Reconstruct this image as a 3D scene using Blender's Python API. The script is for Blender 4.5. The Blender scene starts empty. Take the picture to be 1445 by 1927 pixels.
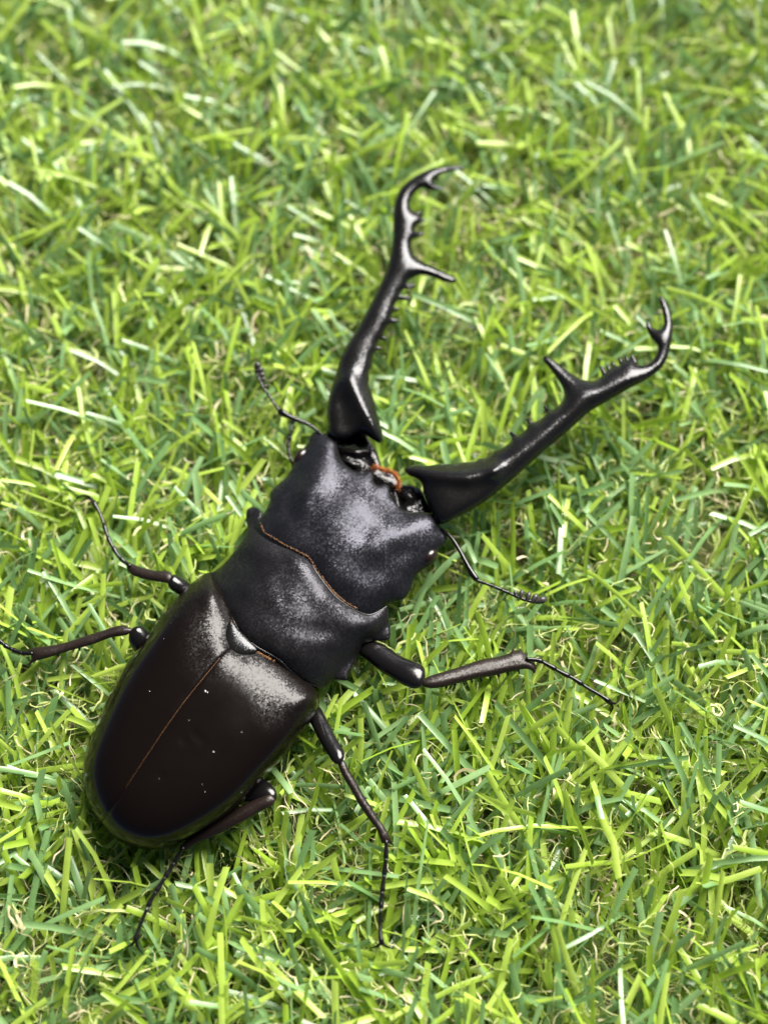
import bpy, math, random
import numpy as np
from mathutils import Vector, Matrix
from mathutils.geometry import delaunay_2d_cdt

# ------------------------------------------------------------------ camera, sky, sun
C = bpy.context.scene.collection
SC = bpy.context.scene
MM = 0.001
rng = np.random.default_rng(7)
random.seed(7)

TILT = math.radians(24.0)
FOVV = math.radians(38.0)
FPX = 963.5 / math.tan(FOVV / 2)          # focal length in photograph pixels
DIST = FPX / 13.5                         # mm: 13.5 px per mm at the beetle
AIM = np.array([0.0, 0.0, 12.0])
CAMP = AIM + DIST * np.array([0.0, -math.sin(TILT), math.cos(TILT)])

cam_d = bpy.data.cameras.new("camera")
cam = bpy.data.objects.new("camera", cam_d)
C.objects.link(cam)
cam.location = Vector(CAMP * MM)
cam.rotation_euler = (TILT, 0, 0)
cam_d.sensor_fit = 'VERTICAL'
cam_d.sensor_height = 36.0
cam_d.lens = 18.0 / math.tan(FOVV / 2)
cam_d.clip_start = 0.005
cam_d.clip_end = 500
cam_d.dof.use_dof = True
cam_d.dof.focus_distance = 0.197
cam_d.dof.aperture_fstop = 10.5
SC.camera = cam

SUN_EL, SUN_AZ = math.radians(45), math.radians(34)      # azimuth from +Y towards +X
w = bpy.data.worlds.new("World")
SC.world = w
w.use_nodes = True
nt = w.node_tree
bg = nt.nodes['Background']
sky = nt.nodes.new('ShaderNodeTexSky')
sky.sky_type = 'NISHITA'
sky.sun_disc = False
sky.sun_elevation = SUN_EL
sky.sun_rotation = SUN_AZ
sky.air_density = 0.15
sky.dust_density = 0.4
sky.ozone_density = 0.1
nt.links.new(sky.outputs[0], bg.inputs[0])
bg.inputs[1].default_value = 0.05

sl = bpy.data.lights.new("sun", 'SUN')
sl.energy = 5.0
sl.angle = math.radians(44)
sl.color = (1.0, 0.965, 0.91)
so = bpy.data.objects.new("sun", sl)
C.objects.link(so)
sdir = Vector((math.sin(SUN_AZ) * math.cos(SUN_EL), math.cos(SUN_AZ) * math.cos(SUN_EL), math.sin(SUN_EL)))
so.rotation_euler = sdir.to_track_quat('Z', 'Y').to_euler()
so.location = sdir * 2

SC.view_settings.view_transform = 'Standard'
SC.view_settings.look = 'None'
SC.view_settings.gamma = 1.0
SC.view_settings.exposure = 1.55
SC.cycles.max_bounces = 8

# ------------------------------------------------------------------ helpers
RC = np.array([[1, 0, 0], [0, math.cos(TILT), -math.sin(TILT)], [0, math.sin(TILT), math.cos(TILT)]])
S = 13.5

def P(px, py, z):
    """the point at height z (mm) that the photograph shows at pixel (px, py)"""
    px = np.atleast_1d(np.asarray(px, float)); py = np.atleast_1d(np.asarray(py, float))
    z = np.broadcast_to(np.asarray(z, float), px.shape)
    d = np.stack([(px - 722.5) / FPX, -(py - 963.5) / FPX, -np.ones_like(px)], 1) @ RC.T
    k = (z - CAMP[2]) / d[:, 2]
    return CAMP + d * k[:, None]

def link(name, verts, faces, mat, parent=None, smooth=True):
    me = bpy.data.meshes.new(name)
    me.from_pydata([tuple(v) for v in (np.asarray(verts) * MM)], [], [tuple(int(i) for i in f) for f in faces])
    me.update()
    if smooth:
        me.shade_smooth()
    for m in (mat if isinstance(mat, (list, tuple)) else [mat]):
        me.materials.append(m)
    o = bpy.data.objects.new(name, me)
    C.objects.link(o)
    if parent is not None:
        o.parent = parent
    BODY_PTS.append(np.asarray(verts))
    return o

BODY_PTS = []

def catmull(pts, ds, closed):
    pts = np.asarray(pts, float)
    n = len(pts)
    out = []
    rngi = range(n if closed else n - 1)
    for i in rngi:
        if closed:
            p0, p1, p2, p3 = pts[(i - 1) % n], pts[i], pts[(i + 1) % n], pts[(i + 2) % n]
        else:
            p1, p2 = pts[i], pts[i + 1]
            p0 = pts[i - 1] if i > 0 else 2 * p1 - p2
            p3 = pts[i + 2] if i + 2 < n else 2 * p2 - p1
        # centripetal
        a = 0.5
        t0 = 0; t1 = t0 + max(np.linalg.norm(p1 - p0), 1e-6) ** a
        t2 = t1 + max(np.linalg.norm(p2 - p1), 1e-6) ** a
        t3 = t2 + max(np.linalg.norm(p3 - p2), 1e-6) ** a
        k = max(1, int(round(np.linalg.norm((p2 - p1)[:2]) / ds)))
        for j in range(k):
            t = t1 + (t2 - t1) * j / k
            A1 = (t1 - t) / (t1 - t0) * p0 + (t - t0) / (t1 - t0) * p1
            A2 = (t2 - t) / (t2 - t1) * p1 + (t - t1) / (t2 - t1) * p2
            A3 = (t3 - t) / (t3 - t2) * p2 + (t - t2) / (t3 - t2) * p3
            B1 = (t2 - t) / (t2 - t0) * A1 + (t - t0) / (t2 - t0) * A2
            B2 = (t3 - t) / (t3 - t1) * A2 + (t - t1) / (t3 - t1) * A3
            out.append((t2 - t) / (t2 - t1) * B1 + (t - t1) / (t2 - t1) * B2)
    if not closed:
        out.append(pts[-1])
    return np.array(out)

def seg_dist(q, poly, closed=False):
    """distance of points q (N,2) to a polyline"""
    poly = np.asarray(poly, float)
    a = poly if closed else poly[:-1]
    b = np.roll(poly, -1, 0) if closed else poly[1:]
    best = np.full(len(q), 1e18)
    for k in range(len(a)):
        ab = b[k] - a[k]
        L = ab @ ab + 1e-12
        t = np.clip(((q - a[k]) @ ab) / L, 0, 1)
        d = q - a[k] - t[:, None] * ab
        best = np.minimum(best, (d * d).sum(1))
    return np.sqrt(best)

def inside(q, poly):
    x, y = q[:, 0], q[:, 1]
    r = np.zeros(len(q), bool)
    n = len(poly)
    for i in range(n):
        x1, y1 = poly[i]; x2, y2 = poly[(i + 1) % n]
        if y1 == y2:
            continue
        c = ((y1 > y) != (y2 > y)) & (x < (x2 - x1) * (y - y1) / (y2 - y1) + x1)
        r ^= c
    return r

def area2(p):
    x, y = p[:, 0], p[:, 1]
    return (x * np.roll(y, -1) - y * np.roll(x, -1)).sum()

def tri_plate(outline, ds, h, seam=None):
    """triangulate a smooth closed outline; returns points, triangles, boundary flags, outline"""
    ol = catmull(outline, ds, True)
    if area2(ol) < 0:
        ol = ol[::-1]
    nrm = np.roll(ol, -1, 0) - np.roll(ol, 1, 0)
    nrm = np.stack([-nrm[:, 1], nrm[:, 0]], 1)
    nrm /= np.linalg.norm(nrm, axis=1)[:, None] + 1e-9
    pts = []
    for off in (0.30, 0.85):
        q = ol + nrm * ds * off
        ok = inside(q, ol) & (seg_dist(q, ol, True) > ds * off * 0.8)
        pts.append(q[ok])
    lo, hi = ol.min(0), ol.max(0)
    gx = np.arange(lo[0], hi[0], h)
    gy = np.arange(lo[1], hi[1], h * 0.866)
    X, Y = np.meshgrid(gx, gy)
    X = X + (np.arange(len(gy)) % 2)[:, None] * h * 0.5
    q = np.stack([X.ravel(), Y.ravel()], 1)
    q = q[inside(q, ol)]
    q = q[seg_dist(q, ol, True) > max(ds * 1.3, h * 0.6)]
    edges = []
    if seam is not None:
        sm = catmull(seam, h * 0.7, False)
        sm[0] = ol[np.argmin(((ol - sm[0]) ** 2).sum(1))]
        sm[-1] = ol[np.argmin(((ol - sm[-1]) ** 2).sum(1))]
        q = q[seg_dist(q, sm) > h * 0.35]
        for off in (-2.0, 2.0, -5.0, 5.0):      # a few rows of points beside the seam
            t = np.gradient(sm, axis=0); t /= np.linalg.norm(t, axis=1)[:, None]
            r = sm[2:-2] + np.stack([-t[:, 1], t[:, 0]], 1)[2:-2] * off
            q = q[seg_dist(q, r) > h * 0.25]
            pts.append(r)
    pts.append(q)
    allp = np.concatenate([ol] + pts)
    n0 = len(allp)
    if seam is not None:
        allp = np.concatenate([allp, sm[1:-1]])
        i0 = int(np.argmin(((ol - sm[0]) ** 2).sum(1))); i1 = int(np.argmin(((ol - sm[-1]) ** 2).sum(1)))
        chain = [i0] + list(range(n0, n0 + len(sm) - 2)) + [i1]
        edges = list(zip(chain[:-1], chain[1:]))
    r = delaunay_2d_cdt([Vector(p) for p in allp], edges, [list(range(len(ol)))], 1, 1e-4, False)
    pv = np.array([(v[0], v[1]) for v in r[0]])
    tris = np.array([f for f in r[2] if len(f) == 3], int)
    # consistent orientation (counter-clockwise), drop slivers
    a, b, c = pv[tris[:, 0]], pv[tris[:, 1]], pv[tris[:, 2]]
    cr = (b - a)[:, 0] * (c - a)[:, 1] - (b - a)[:, 1] * (c - a)[:, 0]
    tris[cr < 0] = tris[cr < 0][:, ::-1]
    tris = tris[inside(pv[tris].mean(1), ol)]
    used = np.unique(tris); mp = np.full(len(pv), -1); mp[used] = np.arange(len(used))
    pv = pv[used]; tris = mp[tris]
    return pv, tris, ol, (sm if seam is not None else None)

def border_edges(tris):
    e = np.concatenate([tris[:, [0, 1]], tris[:, [1, 2]], tris[:, [2, 0]]])
    key = np.sort(e, 1)
    _, idx, cnt = np.unique(key, axis=0, return_index=True, return_counts=True)
    return e[idx[cnt == 1]]

def inflate(pv, tris, lam=None):
    """sqrt(2u), lap(u) = -1 (screened by lam): on a strip of half-width w this is a half circle of radius w"""
    n = len(pv)
    be = border_edges(tris)
    bd = np.zeros(n, bool); bd[be.ravel()] = True
    I, J, W = [], [], []
    M = np.zeros(n)
    p = [pv[tris[:, k]] for k in range(3)]
    ar = np.abs((p[1] - p[0])[:, 0] * (p[2] - p[0])[:, 1] - (p[1] - p[0])[:, 1] * (p[2] - p[0])[:, 0]) / 2 + 1e-9
    for k in range(3):
        M += np.bincount(tris[:, k], ar / 3, n)
        i, j = (k + 1) % 3, (k + 2) % 3
        e1 = p[i] - p[k]; e2 = p[j] - p[k]
        cot = (e1 * e2).sum(1) / (2 * ar)
        I.append(tris[:, i]); J.append(tris[:, j]); W.append(np.clip(0.5 * cot, -5, 50))
    I = np.concatenate(I); J = np.concatenate(J); W = np.concatenate(W)
    diag = np.bincount(I, W, n) + np.bincount(J, W, n) + (M / lam ** 2 if lam else 0)
    fr = (~bd).astype(float)
    def mul(x):
        y = diag * x - np.bincount(I, W * x[J], n) - np.bincount(J, W * x[I], n)
        return y * fr
    b = M * fr
    x = np.zeros(n); r = b - mul(x)
    D = np.where(np.abs(diag) > 1e-9, diag, 1)
    z = r / D; d = z.copy(); rz = r @ z
    for it in range(900):
        Ad = mul(d)
        al = rz / (d @ Ad + 1e-30)
        x += al * d; r -= al * Ad
        if np.abs(r).max() < 1e-4 * np.abs(b).max():
            break
        z = r / D; rz2 = r @ z
        d = z + (rz2 / rz) * d; rz = rz2
    return np.sqrt(np.maximum(2 * x, 0)), bd

def solid(name, outline, zmid, top, bot, mat, parent=None, ds=6, h=9, lam=None, relief=None, power=1.0):
    """a closed body over an outline: domed by `top` above and `bot` below its mid surface"""
    pv, tris, ol, _ = tri_plate(outline, ds, h)
    r, bd = inflate(pv, tris, lam)
    zm = zmid(pv) if callable(zmid) else np.full(len(pv), float(zmid))
    rr = r / S
    if power != 1.0:
        m = rr.max(); rr = m * (rr / m) ** power
    zt = zm + top * rr
    if relief is not None:
        fade = np.clip(r / 30.0, 0, 1)
        zt = zt + relief(pv) * fade
    zb = zm - bot * rr
    top_v = P(pv[:, 0], pv[:, 1], zt)
    bot_v = P(pv[:, 0], pv[:, 1], zb)
    remap = np.arange(len(pv)) + len(pv)
    remap[bd] = np.where(bd)[0]
    used = np.where(~bd)[0]
    newi = np.full(len(pv), -1); newi[used] = len(pv) + np.arange(len(used))
    newi[bd] = np.where(bd)[0]
    V = np.concatenate([top_v, bot_v[used]])
    # pixel y runs down, so ccw in pixels is clockwise seen from above
    F = np.concatenate([tris[:, ::-1], newi[tris]])
    o = link(name, V, F, mat, parent)
    return o, (pv, zt)

def tube(pts, rad, n=10, closed_ends=True):
    """rings along world points with a radius each; returns verts, faces"""
    pts = np.asarray(pts, float); rad = np.asarray(rad, float)
    t = np.gradient(pts, axis=0); t /= np.linalg.norm(t, axis=1)[:, None] + 1e-12
    up = np.array([0.13, 0.21, 1.0])
    V = []; F = []
    for p, d, r in zip(pts, t, rad):
        s = np.cross(d, up); s /= np.linalg.norm(s) + 1e-12
        u = np.cross(s, d)
        for k in range(n):
            a = 2 * math.pi * k / n
            V.append(p + r * (math.cos(a) * s + math.sin(a) * u))
    m = len(pts)
    for i in range(m - 1):
        for k in range(n):
            k2 = (k + 1) % n
            F.append((i * n + k, i * n + k2, (i + 1) * n + k2, (i + 1) * n + k))
    if closed_ends:
        V.append(pts[0] - t[0] * rad[0] * 0.6); V.append(pts[-1] + t[-1] * rad[-1] * 0.6)
        a, b = len(V) - 2, len(V) - 1
        for k in range(n):
            k2 = (k + 1) % n
            F.append((k2, k, a)); F.append(((m - 1) * n + k, (m - 1) * n + k2, b))
    return V, F

def px_tube(pts, ds=5, n=10):
    """pts rows: px, py, z, radius(mm)"""
    q = catmull(pts, ds, False)
    return tube(P(q[:, 0], q[:, 1], q[:, 2]), np.maximum(q[:, 3], 0.02), n)

def merge(parts):
    V = []; F = []
    for v, f in parts:
        o = len(V); V += [np.asarray(x) for x in v]; F += [tuple(i + o for i in g) for g in f]
    return V, F

def ball(c, rx, ry, rz, rot=0.0, nu=20, nv=12):
    V = []; F = []
    ca, sa = math.cos(rot), math.sin(rot)
    for i in range(nv + 1):
        th = math.pi * i / nv
        for k in range(nu):
            a = 2 * math.pi * k / nu
            x, y, z = rx * math.sin(th) * math.cos(a), ry * math.sin(th) * math.sin(a), rz * math.cos(th)
            V.append((c[0] + x * ca - y * sa, c[1] + x * sa + y * ca, c[2] + z))
    for i in range(nv):
        for k in range(nu):
            k2 = (k + 1) % nu
            F.append((i * nu + k, (i + 1) * nu + k, (i + 1) * nu + k2, i * nu + k2))
    return V, F

# ------------------------------------------------------------------ materials
def mat_new(name):
    m = bpy.data.materials.new(name); m.use_nodes = True
    t = m.node_tree
    return m, t, t.nodes['Principled BSDF']

def chitin(name, col, rough, cell, bump, tint=(1, 1, 1), spec=0.5, wrinkle=0.0, coat=0.0, rvar=0.08, grain_attr=False):
    m, t, b = mat_new(name)
    N, L = t.nodes, t.links
    tc = N.new('ShaderNodeTexCoord')
    b.inputs['Base Color'].default_value = (*col, 1)
    b.inputs['Specular IOR Level'].default_value = spec
    b.inputs['Specular Tint'].default_value = (*tint, 1)
    b.inputs['Coat Weight'].default_value = coat
    b.inputs['Coat Roughness'].default_value = 0.12
    # roughness wear
    nz = N.new('ShaderNodeTexNoise'); nz.inputs['Scale'].default_value = 260; nz.inputs['Detail'].default_value = 5
    L.new(tc.outputs['Object'], nz.inputs['Vector'])
    mr = N.new('ShaderNodeMapRange')
    mr.inputs['From Min'].default_value = 0.3; mr.inputs['From Max'].default_value = 0.7
    mr.inputs['To Min'].default_value = rough - rvar; mr.inputs['To Max'].default_value = rough + rvar
    L.new(nz.outputs[0], mr.inputs['Value']); L.new(mr.outputs[0], b.inputs['Roughness'])
    # leathery cells
    vo = N.new('ShaderNodeTexVoronoi'); vo.feature = 'F1'
    vo.inputs['Scale'].default_value = 1.0 / (cell * MM)
    wn = N.new('ShaderNodeTexNoise'); wn.inputs['Scale'].default_value = 900; wn.inputs['Detail'].default_value = 2
    L.new(tc.outputs['Object'], wn.inputs['Vector'])
    mx = N.new('ShaderNodeVectorMath'); mx.operation = 'MULTIPLY_ADD'
    mx.inputs[1].default_value = (0.0001,) * 3
    L.new(wn.outputs['Color'], mx.inputs[0]); L.new(tc.outputs['Object'], mx.inputs[2])
    L.new(mx.outputs[0], vo.inputs['Vector'])
    # each grain faces its own way
    sb = N.new('ShaderNodeVectorMath'); sb.operation = 'SUBTRACT'; sb.inputs[1].default_value = (0.5, 0.5, 0.5)
    L.new(vo.outputs['Color'], sb.inputs[0])
    sc = N.new('ShaderNodeVectorMath'); sc.operation = 'SCALE'; sc.inputs['Scale'].default_value = bump
    L.new(sb.outputs[0], sc.inputs[0])
    if grain_attr:
        at = N.new('ShaderNodeAttribute'); at.attribute_name = 'grain'
        ml = N.new('ShaderNodeMath'); ml.operation = 'MULTIPLY'; ml.inputs[1].default_value = bump
        L.new(at.outputs['Fac'], ml.inputs[0]); L.new(ml.outputs[0], sc.inputs['Scale'])
        ra = N.new('ShaderNodeMath'); ra.operation = 'MULTIPLY_ADD'; ra.inputs[1].default_value = 0.14
        L.new(at.outputs['Fac'], ra.inputs[0]); L.new(mr.outputs[0], ra.inputs[2]); L.new(ra.outputs[0], b.inputs['Roughness'])
    # broad unevenness
    b2 = N.new('ShaderNodeBump')
    n2 = N.new('ShaderNodeTexNoise'); n2.inputs['Scale'].default_value = 330; n2.inputs['Detail'].default_value = 3
    L.new(tc.outputs['Object'], n2.inputs['Vector']); L.new(n2.outputs[0], b2.inputs['Height'])
    b2.inputs['Distance'].default_value = 0.0006; b2.inputs['Strength'].default_value = wrinkle
    ad = N.new('ShaderNodeVectorMath'); ad.operation = 'ADD'
    L.new(b2.outputs[0], ad.inputs[0]); L.new(sc.outputs[0], ad.inputs[1])
    no = N.new('ShaderNodeVectorMath'); no.operation = 'NORMALIZE'
    L.new(ad.outputs[0], no.inputs[0]); L.new(no.outputs[0], b.inputs['Normal'])
    return m

M_head = chitin('grained_black_chitin', (0.005, 0.005, 0.006), 0.36, 0.24, 0.20, (0.84, 0.84, 1.0), 0.29, 0.0)
M_pron = chitin('grained_black_chitin_thorax', (0.005, 0.0045, 0.0045), 0.36, 0.22, 0.20, (0.90, 0.89, 1.0), 0.30, 0.0)
M_ely = chitin('dark_brown_wing_case_chitin', (0.0034, 0.0022, 0.0017), 0.16, 0.20, 0.21, (1.0, 0.98, 0.97), 0.26, 0.02, 0.0, 0.03, True)
M_mand = chitin('satin_black_chitin', (0.006, 0.0055, 0.005), 0.23, 0.16, 0.15, (0.97, 0.97, 1.0), 0.36, 0.0)
M_leg = chitin('glossy_black_chitin', (0.005, 0.0045, 0.0045), 0.17, 0.25, 0.05, (1, 1, 1), 0.36, 0.06)
M_shin = chitin('brown_black_chitin', (0.011, 0.007, 0.0055), 0.36, 0.16, 0.18, (1, 0.97, 0.94), 0.30, 0.05)
M_wet = chitin('wet_black_chitin', (0.006, 0.005, 0.005), 0.20, 0.4, 0.25, (1, 1, 1), 0.30, 0.8)

def simple(name, col, rough, var=0.25, scale=900, trans=0.0):
    m, t, b = mat_new(name)
    N, L = t.nodes, t.links
    tc = N.new('ShaderNodeTexCoord')
    nz = N.new('ShaderNodeTexNoise'); nz.inputs['Scale'].default_value = scale; nz.inputs['Detail'].default_value = 4
    L.new(tc.outputs['Object'], nz.inputs['Vector'])
    cr = N.new('ShaderNodeValToRGB')
    cr.color_ramp.elements[0].position = 0.3; cr.color_ramp.elements[1].position = 0.7
    cr.color_ramp.elements[0].color = (*[c * (1 - var) for c in col], 1)
    cr.color_ramp.elements[1].color = (*[min(1, c * (1 + var)) for c in col], 1)
    L.new(nz.outputs[0], cr.inputs[0]); L.new(cr.outputs[0], b.inputs['Base Color'])
    b.inputs['Roughness'].default_value = rough
    return m

M_gold = simple('golden_hair', (0.15, 0.066, 0.018), 0.5, 0.5, 3000)
M_seam = simple('dark_amber_seam', (0.11, 0.047, 0.012), 0.5, 0.4, 3000)
M_orange = simple('orange_hair', (0.34, 0.095, 0.012), 0.5, 0.4, 3000)
M_eye = simple('brown_eye', (0.012, 0.006, 0.005), 0.26, 0.3, 2000)
M_dust = simple('pale_dust', (0.42, 0.42, 0.40), 0.8, 0.2, 4000)
M_club = simple('grey_antenna_club', (0.035, 0.031, 0.029), 0.38, 0.3, 3000)

# ------------------------------------------------------------------ the beetle
beetle = bpy.data.objects.new('stag_beetle', None)
C.objects.link(beetle)
beetle['label'] = 'large black stag beetle with long toothed mandibles standing on the grass'
beetle['category'] = 'beetle'
beetle_at = P(480, 1200, 8.0)[0]
BEETLE_PARTS = []

def wob(p, seed, wl, amp):
    r = np.random.default_rng(seed); v = np.zeros(len(p))
    for k in range(8):
        a = r.uniform(0, 6.28); f = r.uniform(0.6, 1.7) / wl
        v += np.sin((p[:, 0] * math.cos(a) + p[:, 1] * math.sin(a)) * f * 6.28 + r.uniform(0, 6.28))
    return v / 2.0 * amp

def near_z(PV, Z, q):
    out = np.zeros(len(q))
    for i, c in enumerate(q):
        d = ((PV - c) ** 2).sum(1)
        out[i] = Z[np.argsort(d)[:3]].mean() if d.min() < 100 else -99
    return out

def axis_coords(pv, a, b):
    a = np.array(a, float); b = np.array(b, float)
    d = b - a; L = np.linalg.norm(d); d /= L
    q = pv - a
    return (q @ d) / L, q @ np.array([-d[1], d[0]])         # along 0..1, signed lateral px

# --- wing cases: one dome over the common outline, split along the seam
ELY = [(379, 1084), (345, 1112), (313, 1146), (275, 1198), (226, 1268), (192, 1337), (164, 1406), (156, 1451), (160, 1486), (171, 1519),
       (190, 1548), (209, 1571), (244, 1591), (285, 1598), (330, 1588), (382, 1562), (434, 1528), (469, 1496), (500, 1461), (531, 1427),
       (562, 1389), (586, 1354), (601, 1319), (594, 1297), (560, 1266), (530, 1238), (480, 1200), (455, 1170), (432, 1132), (410, 1098), (395, 1078)]
SEAM = [(459, 1176), (440, 1212), (409, 1243), (340, 1330), (270, 1432), (215, 1515), (191, 1549)]
def ely_mid(pv):
    t, s = axis_coords(pv, (192, 1560), (470, 1190))
    return 9.6 + 1.6 * np.clip(t, 0, 1)
pv, tris, ol, sm = tri_plate(ELY, 6, 9, SEAM)
r1, bd = inflate(pv, tris, None)
r2, _ = inflate(pv, tris, 34.0)
ely_t, ely_s = axis_coords(pv, (192, 1560), (470, 1190))
dome = 0.20 * r1 / S + 0.80 * (r2 / r2.max()) ** 0.68 * 6.0
dseam = seg_dist(pv, sm)
zt = ely_mid(pv) + dome
fade = np.clip(r1 / 40, 0, 1)
# raised lips by the shield, the seam groove, shoulder hump
zt += fade * (-0.16 * np.exp(-(dseam / 3.0) ** 2))
zt += 0.35 * np.exp(-(((pv[:, 0] - 415) / 26) ** 2 + ((pv[:, 1] - 1222) / 26) ** 2)) * fade
zt -= 1.0 * np.exp(-(((pv[:, 0] - 450) / 30) ** 2 + ((pv[:, 1] - 1205) / 30) ** 2))
zt += 0.9 * np.exp(-(((pv[:, 0] - 402) / 24) ** 2 + ((pv[:, 1] - 1122) / 28) ** 2)) * np.clip(r1 / 18, 0, 1)
zt += 0.5 * np.exp(-(((pv[:, 0] - 583) / 22) ** 2 + ((pv[:, 1] - 1312) / 20) ** 2)) * np.clip(r1 / 18, 0, 1)
zt += 0.4 * np.exp(-(((pv[:, 0] - 560) / 36) ** 2 + ((pv[:, 1] - 1320) / 30) ** 2)) * fade
for (dx, dy, rr_) in ((348, 1394, 5), (380, 1394, 5), (366, 1380, 4), (302, 1462, 4)):
    zt -= 0.22 * np.exp(-(((pv[:, 0] - dx) / rr_) ** 2 + ((pv[:, 1] - dy) / rr_) ** 2))
ELY_PV, ELY_Z = pv, zt
cen = pv[tris].mean(1)
# side of the seam: nearest seam segment cross product
def seam_side(q):
    k = np.array([np.argmin(((sm[:-1] + sm[1:]) / 2 - c) @ np.eye(2) ** 2 @ np.ones(2) if False else (((sm[:-1] + sm[1:]) / 2 - c) ** 2).sum(1)) for c in q])
    d = sm[k + 1] - sm[k]; e = q - sm[k]
    return d[:, 0] * e[:, 1] - d[:, 1] * e[:, 0]
side = seam_side(cen)
top_all = P(pv[:, 0], pv[:, 1], zt)
grain = np.clip((ely_t - 0.72 - 0.06 * np.sin(ely_s / 30)) / 0.14, 0.05, 1)
for sg in (-1, 1):
    tr = tris[np.sign(side) == sg]
    ids = np.unique(tr)
    mp = np.full(len(pv), -1); mp[ids] = np.arange(len(ids))
    tv = top_all[ids]; tr2 = mp[tr]
    bv = tv - np.array([0, 0, 0.55])
    n = len(ids)
    be = border_edges(tr2)
    F = [tuple(f[::-1]) for f in tr2] + [tuple(f + n) for f in tr2]
    for a, b in be:
        F.append((a, b, b + n, a + n))
    o = link('wing_case', np.concatenate([tv, bv]), F, M_ely, beetle)
    at = o.data.attributes.new('grain', 'FLOAT', 'POINT')
    at.data.foreach_set('value', np.concatenate([grain[ids], grain[ids]]).astype(np.float32))
    BEETLE_PARTS.append(o)
wing_right = BEETLE_PARTS[0]

def ely_height(x, y):
    d = (ELY_PV[:, 0] - x) ** 2 + (ELY_PV[:, 1] - y) ** 2
    k = np.argsort(d)[:4]
    return float(ELY_Z[k].mean())

# thin golden line in the seam
q = catmull([(414, 1238), (340, 1330), (270, 1432), (235, 1485)], 6, False)
zz = np.array([ely_height(a, b) for a, b in q])
V, F = tube(P(q[:, 0], q[:, 1], zz - 0.02), np.linspace(0.042, 0.012, len(q)), 6)
link('seam_line', V, F, M_seam, beetle)

# abdomen and chest underneath
belly_ol = [((x - 385) * 0.955 + 385, (y - 1345) * 0.955 + 1345) for x, y in ELY]
solid('abdomen', belly_ol, lambda p: ely_mid(p) - 0.25, 0.05, 0.36, M_leg, beetle, 9, 14)

# --- shield between the wing cases
SCU = [(434, 1168), (425, 1186), (421, 1206), (425, 1224), (436, 1236), (452, 1238), (470, 1233), (484, 1224), (470, 1205), (450, 1185)]
solid('scutellum', SCU, lambda p: np.full(len(p), ely_height(448, 1214) + 0.30) , 0.42, 0.3, M_mand, beetle, 4, 5)

# --- pronotum
PRO = [(467, 957), (463, 976), (466, 996), (453, 1020), (436, 1045), (422, 1061), (404, 1075), (390, 1080), (387, 1092), (396, 1113), (417, 1141),
       (434, 1159), (451, 1189), (482, 1217), (524, 1241), (548, 1264), (576, 1285), (603, 1294), (615, 1291), (625, 1280), (640, 1280), (653, 1280), (657, 1268),
       (674, 1233), (684, 1212), (709, 1206), (732, 1203), (734, 1181), (732, 1160), (728, 1140), (714, 1149), (697, 1156), (683, 1154), (668, 1147),
       (651, 1137), (630, 1120), (610, 1096), (592, 1070), (579, 1050), (560, 1040), (534, 1026), (511, 1012), (497, 1000), (489, 980), (491, 963), (484, 955)]
def pro_mid(pv):
    t, s = axis_coords(pv, (505, 1190), (650, 1010))
    hw = np.interp(t, [-0.2, 0.1, 0.45, 0.9, 1.1], [150, 148, 160, 168, 168])
    return 11.2 + 4.3 * np.clip(1 - (s / hw) ** 2, 0, 1) ** 0.9
def pro_relief(p):
    z = 0.40 * np.exp(-(seg_dist(p, [(555, 1048), (610, 1110)]) / 24) ** 2)
    z -= 0.40 * np.exp(-(((p[:, 0] - 612) / 30) ** 2 + ((p[:, 1] - 1185) / 24) ** 2))
    z += 0.18 * np.exp(-(((p[:, 0] - 570) / 34) ** 2 + ((p[:, 1] - 1215) / 22) ** 2))
    z += 0.50 * np.exp(-(((p[:, 0] - 690) / 30) ** 2 + ((p[:, 1] - 1175) / 20) ** 2))
    z -= 0.35 * np.exp(-(((p[:, 0] - 645) / 22) ** 2 + ((p[:, 1] - 1230) / 30) ** 2))
    z -= 0.35 * np.exp(-(((p[:, 0] - 455) / 20) ** 2 + ((p[:, 1] - 1060) / 26) ** 2))
    z += wob(p, 5, 60, 0.03)
    z += 0.25 * np.exp(-(((p[:, 0] - 480) / 24) ** 2 + ((p[:, 1] - 1020) / 24) ** 2))
    return z
pronotum, (PRO_PV, PRO_Z) = solid('pronotum', PRO, pro_mid, 0.30, 0.42, M_pron, beetle, 5, 8, 70.0, pro_relief)

def rim(pts, zf, dz, r, mat, parent, name, ds=4):
    q = catmull(pts, ds, False)
    z = zf(q) + dz
    V, F = tube(P(q[:, 0], q[:, 1], z), np.full(len(q), r), 8)
    return link(name, V, F, mat, parent)
rim([(389, 1086), (396, 1113), (417, 1141), (434, 1159), (451, 1189), (482, 1217), (524, 1241), (548, 1264), (576, 1285), (605, 1293)], pro_mid, 0.05, 0.24, M_leg, pronotum, 'rear_rim')
rim([(728, 1141), (714, 1150), (697, 1157), (683, 1155), (668, 1148), (651, 1138), (630, 1121), (610, 1097), (592, 1071), (579, 1051), (560, 1041), (534, 1027), (511, 1013), (497, 1001), (489, 981), (492, 963)], pro_mid, 0.0, 0.13, M_leg, pronotum, 'front_rim')

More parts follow.
